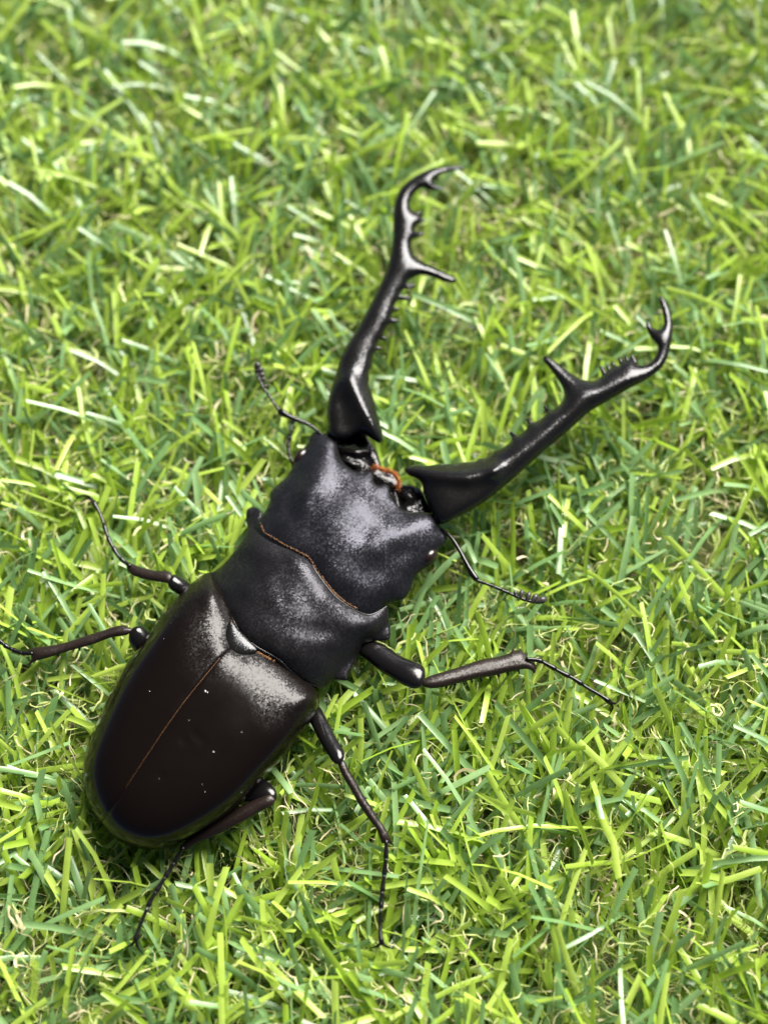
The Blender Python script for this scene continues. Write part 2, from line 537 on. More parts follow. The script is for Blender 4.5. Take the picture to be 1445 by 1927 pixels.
def fringe(path, zf, mat, parent, name, n, length, lean, width=0.05):
    """short hairs side by side along a path"""
    q = catmull(path, 1.2, False)
    parts = []
    zz = zf(q)
    base = P(q[:, 0], q[:, 1], zz)
    for k in range(n):
        i = rng.integers(0, len(q))
        b = base[i] + rng.normal(0, 0.03, 3)
        d = np.array([lean[0], lean[1], lean[2]]) + rng.normal(0, 0.35, 3)
        d /= np.linalg.norm(d)
        l = length * rng.uniform(0.6, 1.15)
        parts.append(tube([b, b + d * l * 0.5, b + d * l + np.array([0, 0, -0.05])], [width, width * 0.8, width * 0.3], 4))
    V, F = merge(parts)
    o = link(name, V, F, mat, parent)
    o['kind'] = 'stuff'
    return o
fringe([(436, 1168), (448, 1192), (480, 1222), (525, 1247)], lambda q: np.maximum(pro_mid(q) - 0.30, near_z(ELY_PV, ELY_Z, q) + 0.12), M_gold, pronotum, 'rear_fringe', 800, 0.42, (-0.45, -0.55, -0.05), 0.032)

# --- head
HEAD = [(499, 962), (508, 941), (508, 928), (514, 919), (527, 908), (539, 898), (551, 877), (557, 860), (566, 848), (578, 835), (586, 817), (594, 812), (606, 816),
        (618, 813), (629, 818), (635, 832), (639, 856), (648, 872), (664, 885), (685, 890), (697, 887), (702, 894), (704, 908), (712, 914), (725, 911), (732, 917),
        (735, 930), (743, 945), (755, 957), (770, 964), (788, 963), (810, 966), (822, 972), (828, 984), (829, 996), (842, 1011), (837, 1022), (825, 1034), (819, 1049), (810, 1063),
        (795, 1072), (782, 1085), (771, 1112), (761, 1126), (746, 1132), (729, 1138), (712, 1156), (690, 1166), (660, 1160), (636, 1142), (612, 1114), (592, 1088),
        (572, 1066), (545, 1050), (515, 1032), (492, 1012), (482, 988)]
def head_mid(pv):
    t, s = axis_coords(pv, (560, 1090), (700, 930))
    A = np.interp(t, [-0.1, 0.3, 0.8, 1.1], [3.0, 2.6, 1.6, 0.9])
    return 11.7 + 0.5 * np.clip(t, 0, 1) + A * np.clip(1 - (s / 165.0) ** 2, 0, 1)
def head_relief(p):
    z = 0.0
    # ridges from the front corners back over the head
    z = 0.65 * np.exp(-(seg_dist(p, [(806, 978), (770, 990), (715, 1025)]) / 32) ** 2)
    z = z + 0.70 * np.exp(-(seg_dist(p, [(628, 834), (612, 870), (578, 925)]) / 30) ** 2)
    z += 0.45 * np.exp(-(seg_dist(p, [(690, 905), (640, 985)]) / 45) ** 2)
    # hollow above the mouth
    z -= 0.50 * np.exp(-(seg_dist(p, [(655, 895), (700, 925), (755, 975)]) / 20) ** 2)
    # cheeks
    z += wob(p, 11, 75, 0.03)
    z += 0.02 * np.exp(-(((p[:, 0] - 715) / 34) ** 2 + ((p[:, 1] - 1105) / 26) ** 2))
    z += 0.12 * np.exp(-(((p[:, 0] - 525) / 24) ** 2 + ((p[:, 1] - 945) / 26) ** 2))
    z -= 0.15 * np.exp(-(seg_dist(p, [(690, 1078), (765, 1045)]) / 26) ** 2)
    z -= 0.60 * np.exp(-(seg_dist(p, [(545, 960), (560, 900)]) / 18) ** 2) * 0.6
    z -= 0.20 * np.exp(-(((p[:, 0] - 590) / 14) ** 2 + ((p[:, 1] - 945) / 14) ** 2))
    z -= 0.18 * np.exp(-(((p[:, 0] - 690) / 16) ** 2 + ((p[:, 1] - 1010) / 14) ** 2))
    return z
head, (HEAD_PV, HEAD_Z) = solid('head', HEAD, head_mid, 0.36, 0.40, M_head, beetle, 4.5, 7, 85.0, head_relief)

fringe([(489, 984), (497, 1002), (511, 1011), (534, 1025), (560, 1038), (580, 1049), (593, 1068), (611, 1094), (631, 1118), (652, 1135), (672, 1146)], lambda q: np.maximum(pro_mid(q) - 0.05, near_z(HEAD_PV, HEAD_Z, q) + 0.03), M_gold, pronotum, 'front_fringe', 1300, 0.24, (0.5, 0.5, 0.02), 0.030)

for (x, y, z, rx, ry, rot) in ((567, 861, 12.2, 1.55, 0.95, 0.95), (807, 1049, 12.2, 1.5, 1.0, 0.85)):
    V, F = ball(P(x, y, z)[0], rx, ry, 1.2, rot)
    link('eye', V, F, M_eye, head)

# --- mouth between the mandibles
MOUTH = [(628, 826), (650, 812), (685, 815), (697, 832), (708, 848), (716, 872), (720, 882), (735, 888), (748, 900), (756, 912), (772, 912), (792, 922), (803, 945), (812, 968),
         (790, 990), (740, 990), (690, 930), (640, 890)]
def mouth_relief(p):
    z = 0.9 * np.exp(-(seg_dist(p, [(642, 846), (672, 851), (690, 848)]) / 7) ** 2)
    z += 0.7 * np.exp(-(seg_dist(p, [(650, 866), (672, 876)]) / 6) ** 2)
    z += 0.6 * np.exp(-(seg_dist(p, [(700, 850), (714, 878)]) / 9) ** 2)
    z += 0.8 * np.exp(-(((p[:, 0] - 770) / 16) ** 2 + ((p[:, 1] - 930) / 14) ** 2))
    z -= 0.8 * np.exp(-(seg_dist(p, [(745, 925), (752, 948)]) / 8) ** 2)
    z += 0.4 * np.exp(-(seg_dist(p, [(705, 893), (728, 905)]) / 10) ** 2)
    return z
mouth, _ = solid('mouthpart', MOUTH, 11.3, 0.14, 0.4, M_wet, beetle, 4, 5, 40.0, mouth_relief)
o = fringe([(700, 880), (718, 886), (732, 889), (742, 897), (748, 908), (747, 919)], lambda q: np.full(len(q), 12.9), M_orange, beetle, 'mouth_brush', 620, 0.75, (0.34, 0.22, 0.25), 0.024)

# --- mandibles
ML = [(616, 813), (618, 801), (615, 780), (618, 753), (625, 724), (634, 695), (643, 668), (653, 648), (675, 612), (697, 572), (713, 539), (726, 508), (734, 479), (738, 453),
      (739, 424), (740, 395), (744, 375), (753, 355), (768, 340), (790, 326), (812, 317), (835, 313), (861, 312), (875, 316), (861, 320), (839, 325), (822, 333), (816, 341), (822, 349),
      (839, 353), (826, 357), (806, 358), (796, 353), (784, 360), (775, 371), (771, 384), (775, 395), (788, 401), (792, 407), (794, 417), (786, 423), (781, 433), (791, 438),
      (789, 445), (777, 450), (774, 461), (779, 479), (795, 492), (819, 504), (846, 517), (859, 526), (854, 532), (835, 530), (812, 521), (790, 518), (777, 523), (767, 530),
      (766, 536), (776, 537), (774, 543), (760, 545), (752, 556), (767, 560), (766, 565), (750, 565), (742, 577), (747, 581), (741, 587), (736, 598), (746, 602), (743, 609), (732, 611), (722, 629),
      (723, 636), (715, 639), (709, 651), (714, 655), (707, 661), (701, 672), (699, 690), (694, 700), (695, 712), (694, 722), (699, 737), (703, 751), (707, 762), (709, 774), (716, 800), (721, 825), (716, 834), (704, 829), (692, 821), (677, 815), (655, 824), (634, 827)]
MR = [(827, 986), (868, 970), (914, 943), (953, 912), (988, 881), (1027, 846), (1069, 811), (1108, 776), (1147, 753), (1186, 730), (1221, 711), (1248, 687), (1261, 652),
      (1265, 618), (1261, 587), (1252, 567), (1242, 556), (1240, 563), (1246, 590), (1248, 610), (1242, 619), (1230, 618), (1217, 602), (1215, 614), (1225, 637), (1236, 650),
      (1236, 661), (1226, 678), (1209, 687), (1197, 683), (1189, 674), (1181, 674), (1177, 680), (1173, 676), (1167, 679), (1164, 688), (1157, 686), (1152, 685), (1149, 693), (1142, 694), (1138, 701), (1133, 695), (1131, 707),
      (1116, 716), (1097, 714), (1069, 699), (1038, 676), (1025, 669), (1021, 676), (1035, 695), (1050, 716), (1060, 738), (1058, 753), (1048, 765), (1037, 771), (1030, 767), (1027, 774), (1024, 781),
      (1011, 792), (999, 794), (993, 792), (992, 804), (978, 817), (968, 819), (962, 817), (961, 829), (938, 846), (930, 848), (926, 853), (911, 862), (900, 863), (896, 867), (883, 869), (866, 870), (845, 873), (826, 873), (806, 876), (786, 875), (771, 877), (761, 883), (768, 894), (782, 900),
      (793, 910), (797, 928), (806, 951), (814, 970)]
def mand_mid_l(p):
    t, s = axis_coords(p, (655, 815), (770, 340))
    return 13.4 + 3.6 * np.clip(t, -0.1, 1.1)
def mand_mid_r(p):
    t, s = axis_coords(p, (815, 930), (1250, 620))
    return 13.4 + 3.6 * np.clip(t, -0.1, 1.1)
def ml_relief(p):
    z = 1.25 * np.exp(-(seg_dist(p, [(714, 828), (700, 795), (674, 748), (658, 715)]) / 17) ** 2)
    z -= 0.5 * np.exp(-(seg_dist(p, [(650, 800), (645, 760)]) / 16) ** 2)
    return z
def mr_relief(p):
    z = 1.0 * np.exp(-(seg_dist(p, [(768, 884), (820, 892), (880, 897), (930, 885)]) / 16) ** 2)
    z += 0.45 * np.exp(-(seg_dist(p, [(930, 885), (1000, 838), (1100, 745), (1190, 712)]) / 16) ** 2)
    return z
mand_l, _ = solid('mandible', ML, mand_mid_l, 1.15, 0.95, M_mand, beetle, 2.4, 5, 16.0, ml_relief)
mand_r, _ = solid('mandible', MR, mand_mid_r, 0.95, 0.85, M_mand, beetle, 2.4, 5, 26.0, mr_relief)

for par, mid, rows in ((mand_l, mand_mid_l, [(777, 418, 795, 415), (775, 445, 793, 440), (776, 404, 790, 402), (757, 538, 777, 538), (750, 559, 768, 562), (736, 581, 747, 582), (731, 602, 746, 604), (713, 634, 724, 637), (702, 654, 715, 656)]),
                       (mand_r, mand_mid_r, [(1033, 778, 1026, 767), (1003, 803, 993, 791), (970, 825, 962, 816), (1139, 708, 1131, 693), (1148, 703, 1143, 690), (1158, 697, 1152, 684), (1172, 692, 1166, 677), (1182, 688, 1178, 674), (1194, 685, 1189, 671)])):
    for (x0, y0, x1, y1) in rows:
        z = mid(np.array([[x0, y0]], float))[0] + 0.1
        x1 += 0.18 * (x1 - x0); y1 += 0.18 * (y1 - y0)
        V, F = px_tube([(x0, y0, z, 0.46), (x0 * .6 + x1 * .4, y0 * .6 + y1 * .4, z, 0.36), (x0 * .25 + x1 * .75, y0 * .25 + y1 * .75, z, 0.27), (x1, y1, z - 0.05, 0.24)], 1.5, 10)
        link('tooth', V, F, M_leg, par)

# --- legs
def rim_pts(a):
    return a
def leg(femur, zf, tibia, zt_, tarsus, claws, spines=(), spine_len=0.0, first=None):
    """femur and tibia are outlines; zf, zt_ give (x0,y0,z0,x1,y1,z1); tarsus rows px,py,z"""
    def plane(a):
        x0, y0, z0, x1, y1, z1 = a
        return lambda p: z0 + (z1 - z0) * axis_coords(p, (x0, y0), (x1, y1))[0]
    lg, _ = solid('leg', femur, plane(zf), 0.90, 0.90, M_leg, beetle, 3, 4.5, 24.0)
    if tibia is not None:
        def rel(p):
            x0, y0, z0, x1, y1, z1 = zt_
            t, s = axis_coords(p, (x0, y0), (x1, y1))
            return 0.12 * np.exp(-((s - 3) / 2.5) ** 2) - 0.10 * np.exp(-((s + 3) / 2.5) ** 2)
        tb, _ = solid('tibia', tibia, plane(zt_), 0.80, 0.80, M_shin, lg, 3, 4.5, 20.0, rel)
        sp = []
        for (x, y, dx, dy) in spines:
            z = plane(zt_)(np.array([[x, y]], float))[0] - 0.1
            a = P(x, y, z)[0]; b = P(x + dx, y + dy, z - 0.1)[0]
            sp.append(tube([a, (a + b) / 2, b], [0.22, 0.13, 0.03], 6))
        for s_ in sp:
            link('spine', s_[0], s_[1], M_leg, lg)
    q = np.array(tarsus, float)
    # 5 segments, each flaring at its far end
    k = len(q) - 1
    cum = np.concatenate([[0], np.cumsum(np.linalg.norm(np.diff(q[:, :2], axis=0), axis=1))])
    cuts = np.array([0, 0.17, 0.33, 0.49, 0.65, 1.0]) * cum[-1]
    fine = catmull(q, 2.0, False)
    fc = np.concatenate([[0], np.cumsum(np.linalg.norm(np.diff(fine[:, :2], axis=0), axis=1))])
    fc *= cum[-1] / fc[-1]
    for i in range(5):
        tt = np.linspace(cuts[i], cuts[i + 1], 9)
        xy = np.stack([np.interp(tt, fc, fine[:, j]) for j in range(3)], 1)
        f = np.linspace(0, 1, 9)
        last = i == 4
        r = (0.25 + 0.16 * f ** 2.2) if not last else (0.23 + 0.04 * f + 0.20 * np.clip((f - 0.75) / 0.25, 0, 1))
        r[-1] *= 0.8
        V, F = tube(P(xy[:, 0], xy[:, 1], xy[:, 2] + 0.5), r, 9)
        link('tarsus_segment', V, F, M_leg, lg)
    for c in claws:
        c = np.array(c, float)
        rr_ = np.linspace(0.27, 0.06, len(c))
        V, F = px_tube(np.column_stack([c, rr_]), 2.5, 8)
        link('claw', V, F, M_leg, lg)
    return lg

# right foreleg
leg([(672, 1205), (690, 1204), (711, 1208), (734, 1221), (752, 1233), (770, 1241), (786, 1247), (798, 1257), (800, 1272), (795, 1289), (782, 1296), (763, 1291), (740, 1278), (715, 1263), (695, 1246), (672, 1226)],
    (680, 1215, 10.2, 795, 1275, 12.5),
    [(795, 1281), (804, 1274), (827, 1266), (864, 1255), (902, 1242), (939, 1235), (958, 1229), (966, 1222), (972, 1226), (980, 1221), (984, 1228), (992, 1228), (992, 1238), (1000, 1243), (1008, 1252), (1006, 1267), (1000, 1262), (991, 1259),
     (961, 1264), (931, 1271), (898, 1277), (864, 1285), (834, 1293), (808, 1295), (795, 1290)],
    (795, 1283, 12.4, 1000, 1245, 10.6),
    [(990, 1240, 10.9), (1014, 1243, 10.7), (1032, 1252, 10.6), (1055, 1265, 10.3), (1077, 1276, 10.0), (1103, 1293, 9.7), (1130, 1309, 9.5), (1147, 1321, 9.2)],
    [[(1145, 1320, 9.3), (1152, 1331, 9.1), (1146, 1345, 8.6)], [(1146, 1320, 9.3), (1156, 1324, 9.1), (1164, 1318, 8.6)]],
    [(840, 1291, -2, 8), (856, 1287, -2, 7), (873, 1283, -1, 8), (888, 1280, -1, 7), (905, 1276, 0, 8), (922, 1273, 0, 7), (938, 1270, 0, 7), (955, 1265, 1, 7), (975, 1261, 2, 8)])
# right middle leg
leg([(578, 1335), (590, 1325), (602, 1331), (618, 1358), (631, 1385), (641, 1402), (648, 1416), (647, 1428), (640, 1437), (631, 1438), (619, 1424), (607, 1405), (598, 1389), (588, 1368), (580, 1350)],
    (590, 1335, 9.8, 640, 1425, 12.6),
    [(637, 1432), (646, 1430), (658, 1451), (672, 1474), (685, 1498), (699, 1519), (712, 1540), (724, 1557), (734, 1575), (738, 1590), (728, 1585), (720, 1588), (708, 1560), (695, 1543), (685, 1529), (672, 1509), (662, 1490), (650, 1470), (642, 1455), (637, 1442)],
    (640, 1432, 12.4, 728, 1583, 10.2),
    [(727, 1582, 10.3), (726, 1614, 10.0), (723, 1645, 9.7), (720, 1672, 9.5), (717, 1703, 9.3), (715, 1734, 9.2), (716, 1761, 9.2), (718, 1777, 9.1)],
    [[(717, 1774, 9.2), (709, 1781, 9.1), (696, 1784, 8.7)], [(719, 1774, 9.2), (729, 1782, 9.1), (744, 1785, 8.7)]],
    [(684, 1500, 7, 3), (704, 1530, 7, 4)])
# right hind leg
leg([(440, 1496), (462, 1470), (485, 1460), (503, 1470), (517, 1483), (522, 1497), (518, 1509), (507, 1515), (492, 1511), (470, 1512), (448, 1512)],
    (450, 1490, 9.4, 515, 1495, 10.9),
    [(507, 1494), (518, 1503), (515, 1513), (486, 1530), (453, 1549), (428, 1561), (406, 1572), (367, 1590), (350, 1600), (338, 1604), (340, 1592), (354, 1578), (375, 1562), (394, 1549), (425, 1533), (453, 1517), (491, 1500)],
    (510, 1503, 11.4, 345, 1595, 9.6),
    [(346, 1594, 9.7), (332, 1618, 9.5), (315, 1645, 9.4), (298, 1672, 9.3), (284, 1695, 9.2), (272, 1722, 9.2), (261, 1750, 9.2), (255, 1772, 9.1)],
    [[(255, 1768, 9.2), (248, 1778, 9.0), (235, 1783, 8.6)], [(256, 1768, 9.2), (260, 1783, 9.0), (271, 1797, 8.6)]],
    [(430, 1560, 2, 7), (395, 1576, 2, 7)])
# left hind leg
leg([(244, 1191), (251, 1181), (265, 1178), (277, 1187), (290, 1205), (285, 1225), (266, 1235), (254, 1226), (243, 1206)],
    (270, 1215, 9.8, 250, 1187, 11.2),
    [(250, 1185), (240, 1179), (227, 1177), (212, 1180), (198, 1185), (163, 1196), (116, 1211), (85, 1216), (58, 1220), (50, 1226), (60, 1236), (53, 1252), (68, 1244), (87, 1239), (131, 1225), (174, 1213), (209, 1200), (241, 1194)],
    (248, 1187, 11.2, 58, 1232, 9.8),
    [(62, 1230, 9.9), (38, 1228, 9.7), (14, 1217, 9.5), (-4, 1203, 9.4), (-24, 1196, 9.3), (-44, 1190, 9.2)],
    [[(-42, 1190, 9.2), (-52, 1196, 9.1), (-58, 1208, 8.7)], [(-42, 1190, 9.2), (-54, 1186, 9.1), (-64, 1190, 8.7)]],
    [(150, 1218, 1, 7), (110, 1232, 1, 6)])
# left middle leg
leg([(316, 1098), (320, 1086), (328, 1081), (342, 1087), (358, 1098), (372, 1112), (360, 1125), (343, 1122), (331, 1116), (320, 1108)],
    (350, 1108, 10.0, 320, 1090, 11.2),
    [(324, 1090), (322, 1077), (306, 1074), (291, 1074), (276, 1070), (262, 1066), (247, 1060), (238, 1057), (238, 1066), (246, 1080), (262, 1087), (276, 1091), (292, 1094), (308, 1096), (319, 1098)],
    (320, 1088, 11.2, 242, 1066, 9.9),
    [(246, 1065, 10.0), (237, 1059, 9.8), (224, 1047, 9.7), (214, 1031, 9.6), (205, 1014, 9.6), (199, 996, 9.5), (193, 978, 9.5), (186, 961, 9.4), (176, 944, 9.3)],
    [[(178, 947, 9.4), (166, 934, 9.3), (150, 934, 9.1), (138, 949, 8.7)], [(178, 947, 9.4), (172, 938, 9.2), (160, 940, 8.9), (153, 946, 8.4)]], ())
# left foreleg: only its foot shows past the head
leg([(520, 1000), (545, 985), (575, 975), (585, 988), (560, 1003), (530, 1015)],
    (530, 1000, 9.4, 575, 982, 8.8),
    [(580, 990), (572, 960), (568, 930), (566, 900), (563, 880), (556, 868), (549, 872), (552, 900), (556, 930), (560, 962), (566, 985)],
    (573, 985, 8.9, 556, 872, 9.1),
    [(556, 880, 9.1), (550, 868, 9.1), (545, 858, 9.2), (543, 838, 9.2), (545, 823, 9.2), (548, 807, 9.3), (552, 790, 9.3)],
    [[(552, 791, 9.3), (550, 782, 9.2), (545, 777, 8.8)], [(552, 791, 9.3), (557, 782, 9.3), (557, 771, 8.9)]], ())

# --- antennae
def antenna(scape, fun, leaves):
    scape = [(a_, b_, c_, r_ * 1.3) for a_, b_, c_, r_ in scape]
    V, F = px_tube(scape, 3, 10)
    a = link('antenna', V, F, M_leg, beetle)
    q = catmull(np.array(fun, float), 1.5, False)
    n = 7
    cut = np.linspace(0, len(q) - 1, n + 1).astype(int)
    for i in range(n):
        s_ = q[cut[i]:cut[i + 1] + 1]
        f = np.linspace(0, 1, len(s_))
        r = 0.19 + 0.09 * f ** 1.5
        r[-1] *= 0.7
        V, F = tube(P(s_[:, 0], s_[:, 1], s_[:, 2]), r, 8)
        link('antenna_segment', V, F, M_leg, a)
    for (x0, y0, x1, y1, z, r) in leaves:
        r = r * 1.7
        m = ((x0 + x1) / 2, (y0 + y1) / 2)
        pts = [(x0, y0, z, r * 0.45), (x0 * 0.65 + x1 * 0.35, y0 * 0.65 + y1 * 0.35, z + 0.05, r * 0.9), (x0 * 0.25 + x1 * 0.75, y0 * 0.25 + y1 * 0.75, z + 0.08, r), (x1, y1, z + 0.05, r * 0.45)]
        V, F = px_tube(pts, 1.5, 8)
        link('club_leaf', V, F, M_club, a)
antenna([(824, 992, 12.6, 0.16), (838, 1001, 12.8, 0.19), (849, 1012, 13.0, 0.20), (864, 1035, 13.2, 0.22), (879, 1063, 13.3, 0.25), (890, 1082, 13.3, 0.36), (897, 1091, 13.3, 0.30)],
        [(897, 1092, 13.3), (924, 1102, 13.2), (946, 1111, 13.0), (969, 1121, 12.8), (991, 1130, 12.6), (1006, 1133, 12.5)],
        [(969, 1121, 969, 1112, 12.9, 0.16), (979, 1126, 982, 1110, 12.9, 0.18), (991, 1131, 996, 1114, 12.8, 0.22), (1000, 1134, 1010, 1118, 12.7, 0.24), (1007, 1134, 1027, 1126, 12.6, 0.30)])
antenna([(608, 820, 12.6, 0.16), (592, 806, 13.0, 0.19), (577, 797, 13.3, 0.22), (562, 791, 13.5, 0.24), (543, 783, 13.7, 0.30), (532, 777, 13.7, 0.42), (525, 774, 13.7, 0.32)],
        [(526, 773, 13.7), (516, 759, 13.7), (507, 745, 13.6), (496, 730, 13.5), (489, 716, 13.4), (484, 704, 13.3), (481, 696, 13.2)],
        [(494, 728, 503, 725, 13.4, 0.14), (489, 716, 500, 712, 13.4, 0.17), (485, 708, 499, 704, 13.4, 0.22), (482, 700, 496, 694, 13.4, 0.25), (480, 693, 488, 684, 13.4, 0.32)])

# --- dust specks on the wing cases
parts = []
for (x, y, r) in ((387, 1301, 0.22), (391, 1303, 0.12), (402, 1415, 0.13), (455, 1378, 0.09), (282, 1301, 0.09), (356, 1356, 0.06), (309, 1202, 0.07), (322, 1286, 0.05), (386, 1490, 0.07), (455, 1491, 0.06), (323, 1172, 0.06), (381, 1476, 0.05), (397, 1546, 0.07), (300, 1465, 0.05)):
    c = P(x, y, ely_height(x, y))[0]
    r *= 0.8
    parts.append(ball(c, r, r * rng.uniform(0.6, 1), r * 0.6, rng.uniform(0, 3), 8, 5))
V, F = merge(parts)
o = link('dust', V, F, M_dust, beetle); o['kind'] = 'stuff'

beetle_pts = np.concatenate(BODY_PTS)

# put the beetle's Empty at its base and keep the parts where they are
beetle.location = Vector(beetle_at * MM)
inv = Matrix.Translation(-Vector(beetle_at * MM))
for ch in [o for o in bpy.data.objects if o.parent is beetle]:
    ch.matrix_parent_inverse = inv

# ------------------------------------------------------------------ the lawn
def turf_mat(name, col, col2, rough, trans, spec=0.5):
    m, t, b = mat_new(name)
    N, L = t.nodes, t.links
    at = N.new('ShaderNodeAttribute'); at.attribute_name = 'rnd'
    cr = N.new('ShaderNodeMix'); cr.data_type = 'RGBA'
    cr.inputs['A'].default_value = (*col, 1); cr.inputs['B'].default_value = (*col2, 1)
    L.new(at.outputs['Fac'], cr.inputs['Factor'])
    tc = N.new('ShaderNodeTexCoord')
    nz = N.new('ShaderNodeTexNoise'); nz.inputs['Scale'].default_value = 700; nz.inputs['Detail'].default_value = 3
    L.new(tc.outputs['Object'], nz.inputs['Vector'])
    hs = N.new('ShaderNodeHueSaturation')
    mr = N.new('ShaderNodeMapRange'); mr.inputs['To Min'].default_value = 0.8; mr.inputs['To Max'].default_value = 1.2
    L.new(nz.outputs[0], mr.inputs['Value']); L.new(mr.outputs[0], hs.inputs['Value'])
    L.new(cr.outputs['Result'], hs.inputs['Color'])
    L.new(hs.outputs[0], b.inputs['Base Color'])
    b.inputs['Roughness'].default_value = rough
    b.inputs['Specular IOR Level'].default_value = spec
    tr = N.new('ShaderNodeBsdfTranslucent')
    L.new(hs.outputs[0], tr.inputs['Color'])
    ms = N.new('ShaderNodeMixShader'); ms.inputs[0].default_value = trans
    L.new(b.outputs[0], ms.inputs[1]); L.new(tr.outputs[0], ms.inputs[2])
    L.new(ms.outputs[0], N['Material Output'].inputs['Surface'])
    return m
M_lime = turf_mat('lime_grass', (0.31, 0.47, 0.040), (0.44, 0.58, 0.100), 0.36, 0.42, 0.9)
M_deep = turf_mat('deep_green_grass', (0.14, 0.27, 0.085), (0.24, 0.39, 0.15), 0.34, 0.38, 1.0)
M_tan = turf_mat('straw_thatch', (0.50, 0.43, 0.24), (0.66, 0.59, 0.38), 0.5, 0.35)
M_curl = turf_mat('pale_green_thatch', (0.36, 0.45, 0.11), (0.52, 0.55, 0.22), 0.45, 0.35)

# beetle underside height on a grid, so that blades bend down under it
GC = 0.5
gx0, gy0 = -90.0, -100.0
GN = (int(200 / GC), int(220 / GC))
zmin = np.full(GN, 99.0)
ix = np.clip(((beetle_pts[:, 0] - gx0) / GC).astype(int), 0, GN[0] - 1)
iy = np.clip(((beetle_pts[:, 1] - gy0) / GC).astype(int), 0, GN[1] - 1)
np.minimum.at(zmin, (ix, iy), beetle_pts[:, 2])
for _ in range(3):
    z2 = zmin.copy()
    for ax in (0, 1):
        for sh in (-1, 1):
            z2 = np.minimum(z2, np.roll(zmin, sh, ax))
    zmin = z2

def limit(pos):
    """scale of height for each blade so that it stays under the beetle; pos (N,K,3)"""
    ix = np.clip(((pos[..., 0] - gx0) / GC).astype(int), 0, GN[0] - 1)
    iy = np.clip(((pos[..., 1] - gy0) / GC).astype(int), 0, GN[1] - 1)
    zl = np.maximum(zmin[ix, iy] - 0.7, 0.8)
    f = np.where(pos[..., 2] > zl, zl / np.maximum(pos[..., 2], 1e-3), 1.0)
    return f.min(1)

def lowfreq(xy, seed, scale):
    r = np.random.default_rng(seed)
    v = np.zeros(len(xy))
    for k in range(9):
        a = r.uniform(0, 2 * math.pi); f = r.uniform(0.5, 1.6) / scale
        v += np.sin((xy[:, 0] * math.cos(a) + xy[:, 1] * math.sin(a)) * f * 2 * math.pi + r.uniform(0, 6.28))
    return v / 3.0

X0, X1, Y0, Y1 = -105.0, 105.0, -110.0, 165.0
def ribbon_object(name, cls, mats, label):
    """cls: list of (verts (N,K,C,3), rnd (N,), matindex)"""
    allv, allf, allm, allr = [], [], [], []
    off = 0
    for v, rnd, mi in cls:
        N_, K, Cn, _ = v.shape
        base = np.arange(N_)[:, None, None] * (K * Cn) + off
        k = np.arange(K - 1)[None, :, None] * Cn
        c = np.arange(Cn - 1)[None, None, :]
        a = (base + k + c).ravel()
        f = np.stack([a, a + 1, a + Cn + 1, a + Cn], 1)
        allv.append(v.reshape(-1, 3)); allf.append(f)
        allm.append(np.full(len(f), mi)); allr.append(np.repeat(rnd, K * Cn))
        off += N_ * K * Cn
    v = np.concatenate(allv) * MM; f = np.concatenate(allf)
    me = bpy.data.meshes.new(name)
    me.vertices.add(len(v)); me.vertices.foreach_set('co', v.astype(np.float32).ravel())
    me.loops.add(len(f) * 4); me.loops.foreach_set('vertex_index', f.astype(np.int32).ravel())
    me.polygons.add(len(f))
    me.polygons.foreach_set('loop_start', (np.arange(len(f)) * 4).astype(np.int32))
    me.polygons.foreach_set('material_index', np.concatenate(allm).astype(np.int32))
    me.update(calc_edges=True)
    me.shade_smooth()
    at = me.attributes.new('rnd', 'FLOAT', 'POINT')
    at.data.foreach_set('value', np.concatenate(allr).astype(np.float32))
    for m in mats:
        me.materials.append(m)
    o = bpy.data.objects.new(name, me); C.objects.link(o)
    o['kind'] = 'stuff'; o['label'] = label[0]; o['category'] = label[1]
    return o

GAPS = [(1045, 1290, 3.6), (1085, 640, 3.4), (330, 1680, 3.0), (895, 1150, 2.2), (1260, 1800, 2.6), (640, 1640, 2.6), (770, 215, 4.0), (60, 770, 3.0), (1330, 320, 3.5), (1270, 1290, 2.4)]
GAPW = [(P(x, y, 0)[0][:2], r) for x, y, r in GAPS]

def scatter_tufts(pitch):
    gx = np.arange(X0, X1, pitch); gy = np.arange(Y0, Y1, pitch)
    X, Y = np.meshgrid(gx, gy)
    p = np.stack([X.ravel(), Y.ravel()], 1)
    return p + rng.normal(0, pitch * 0.33, p.shape)

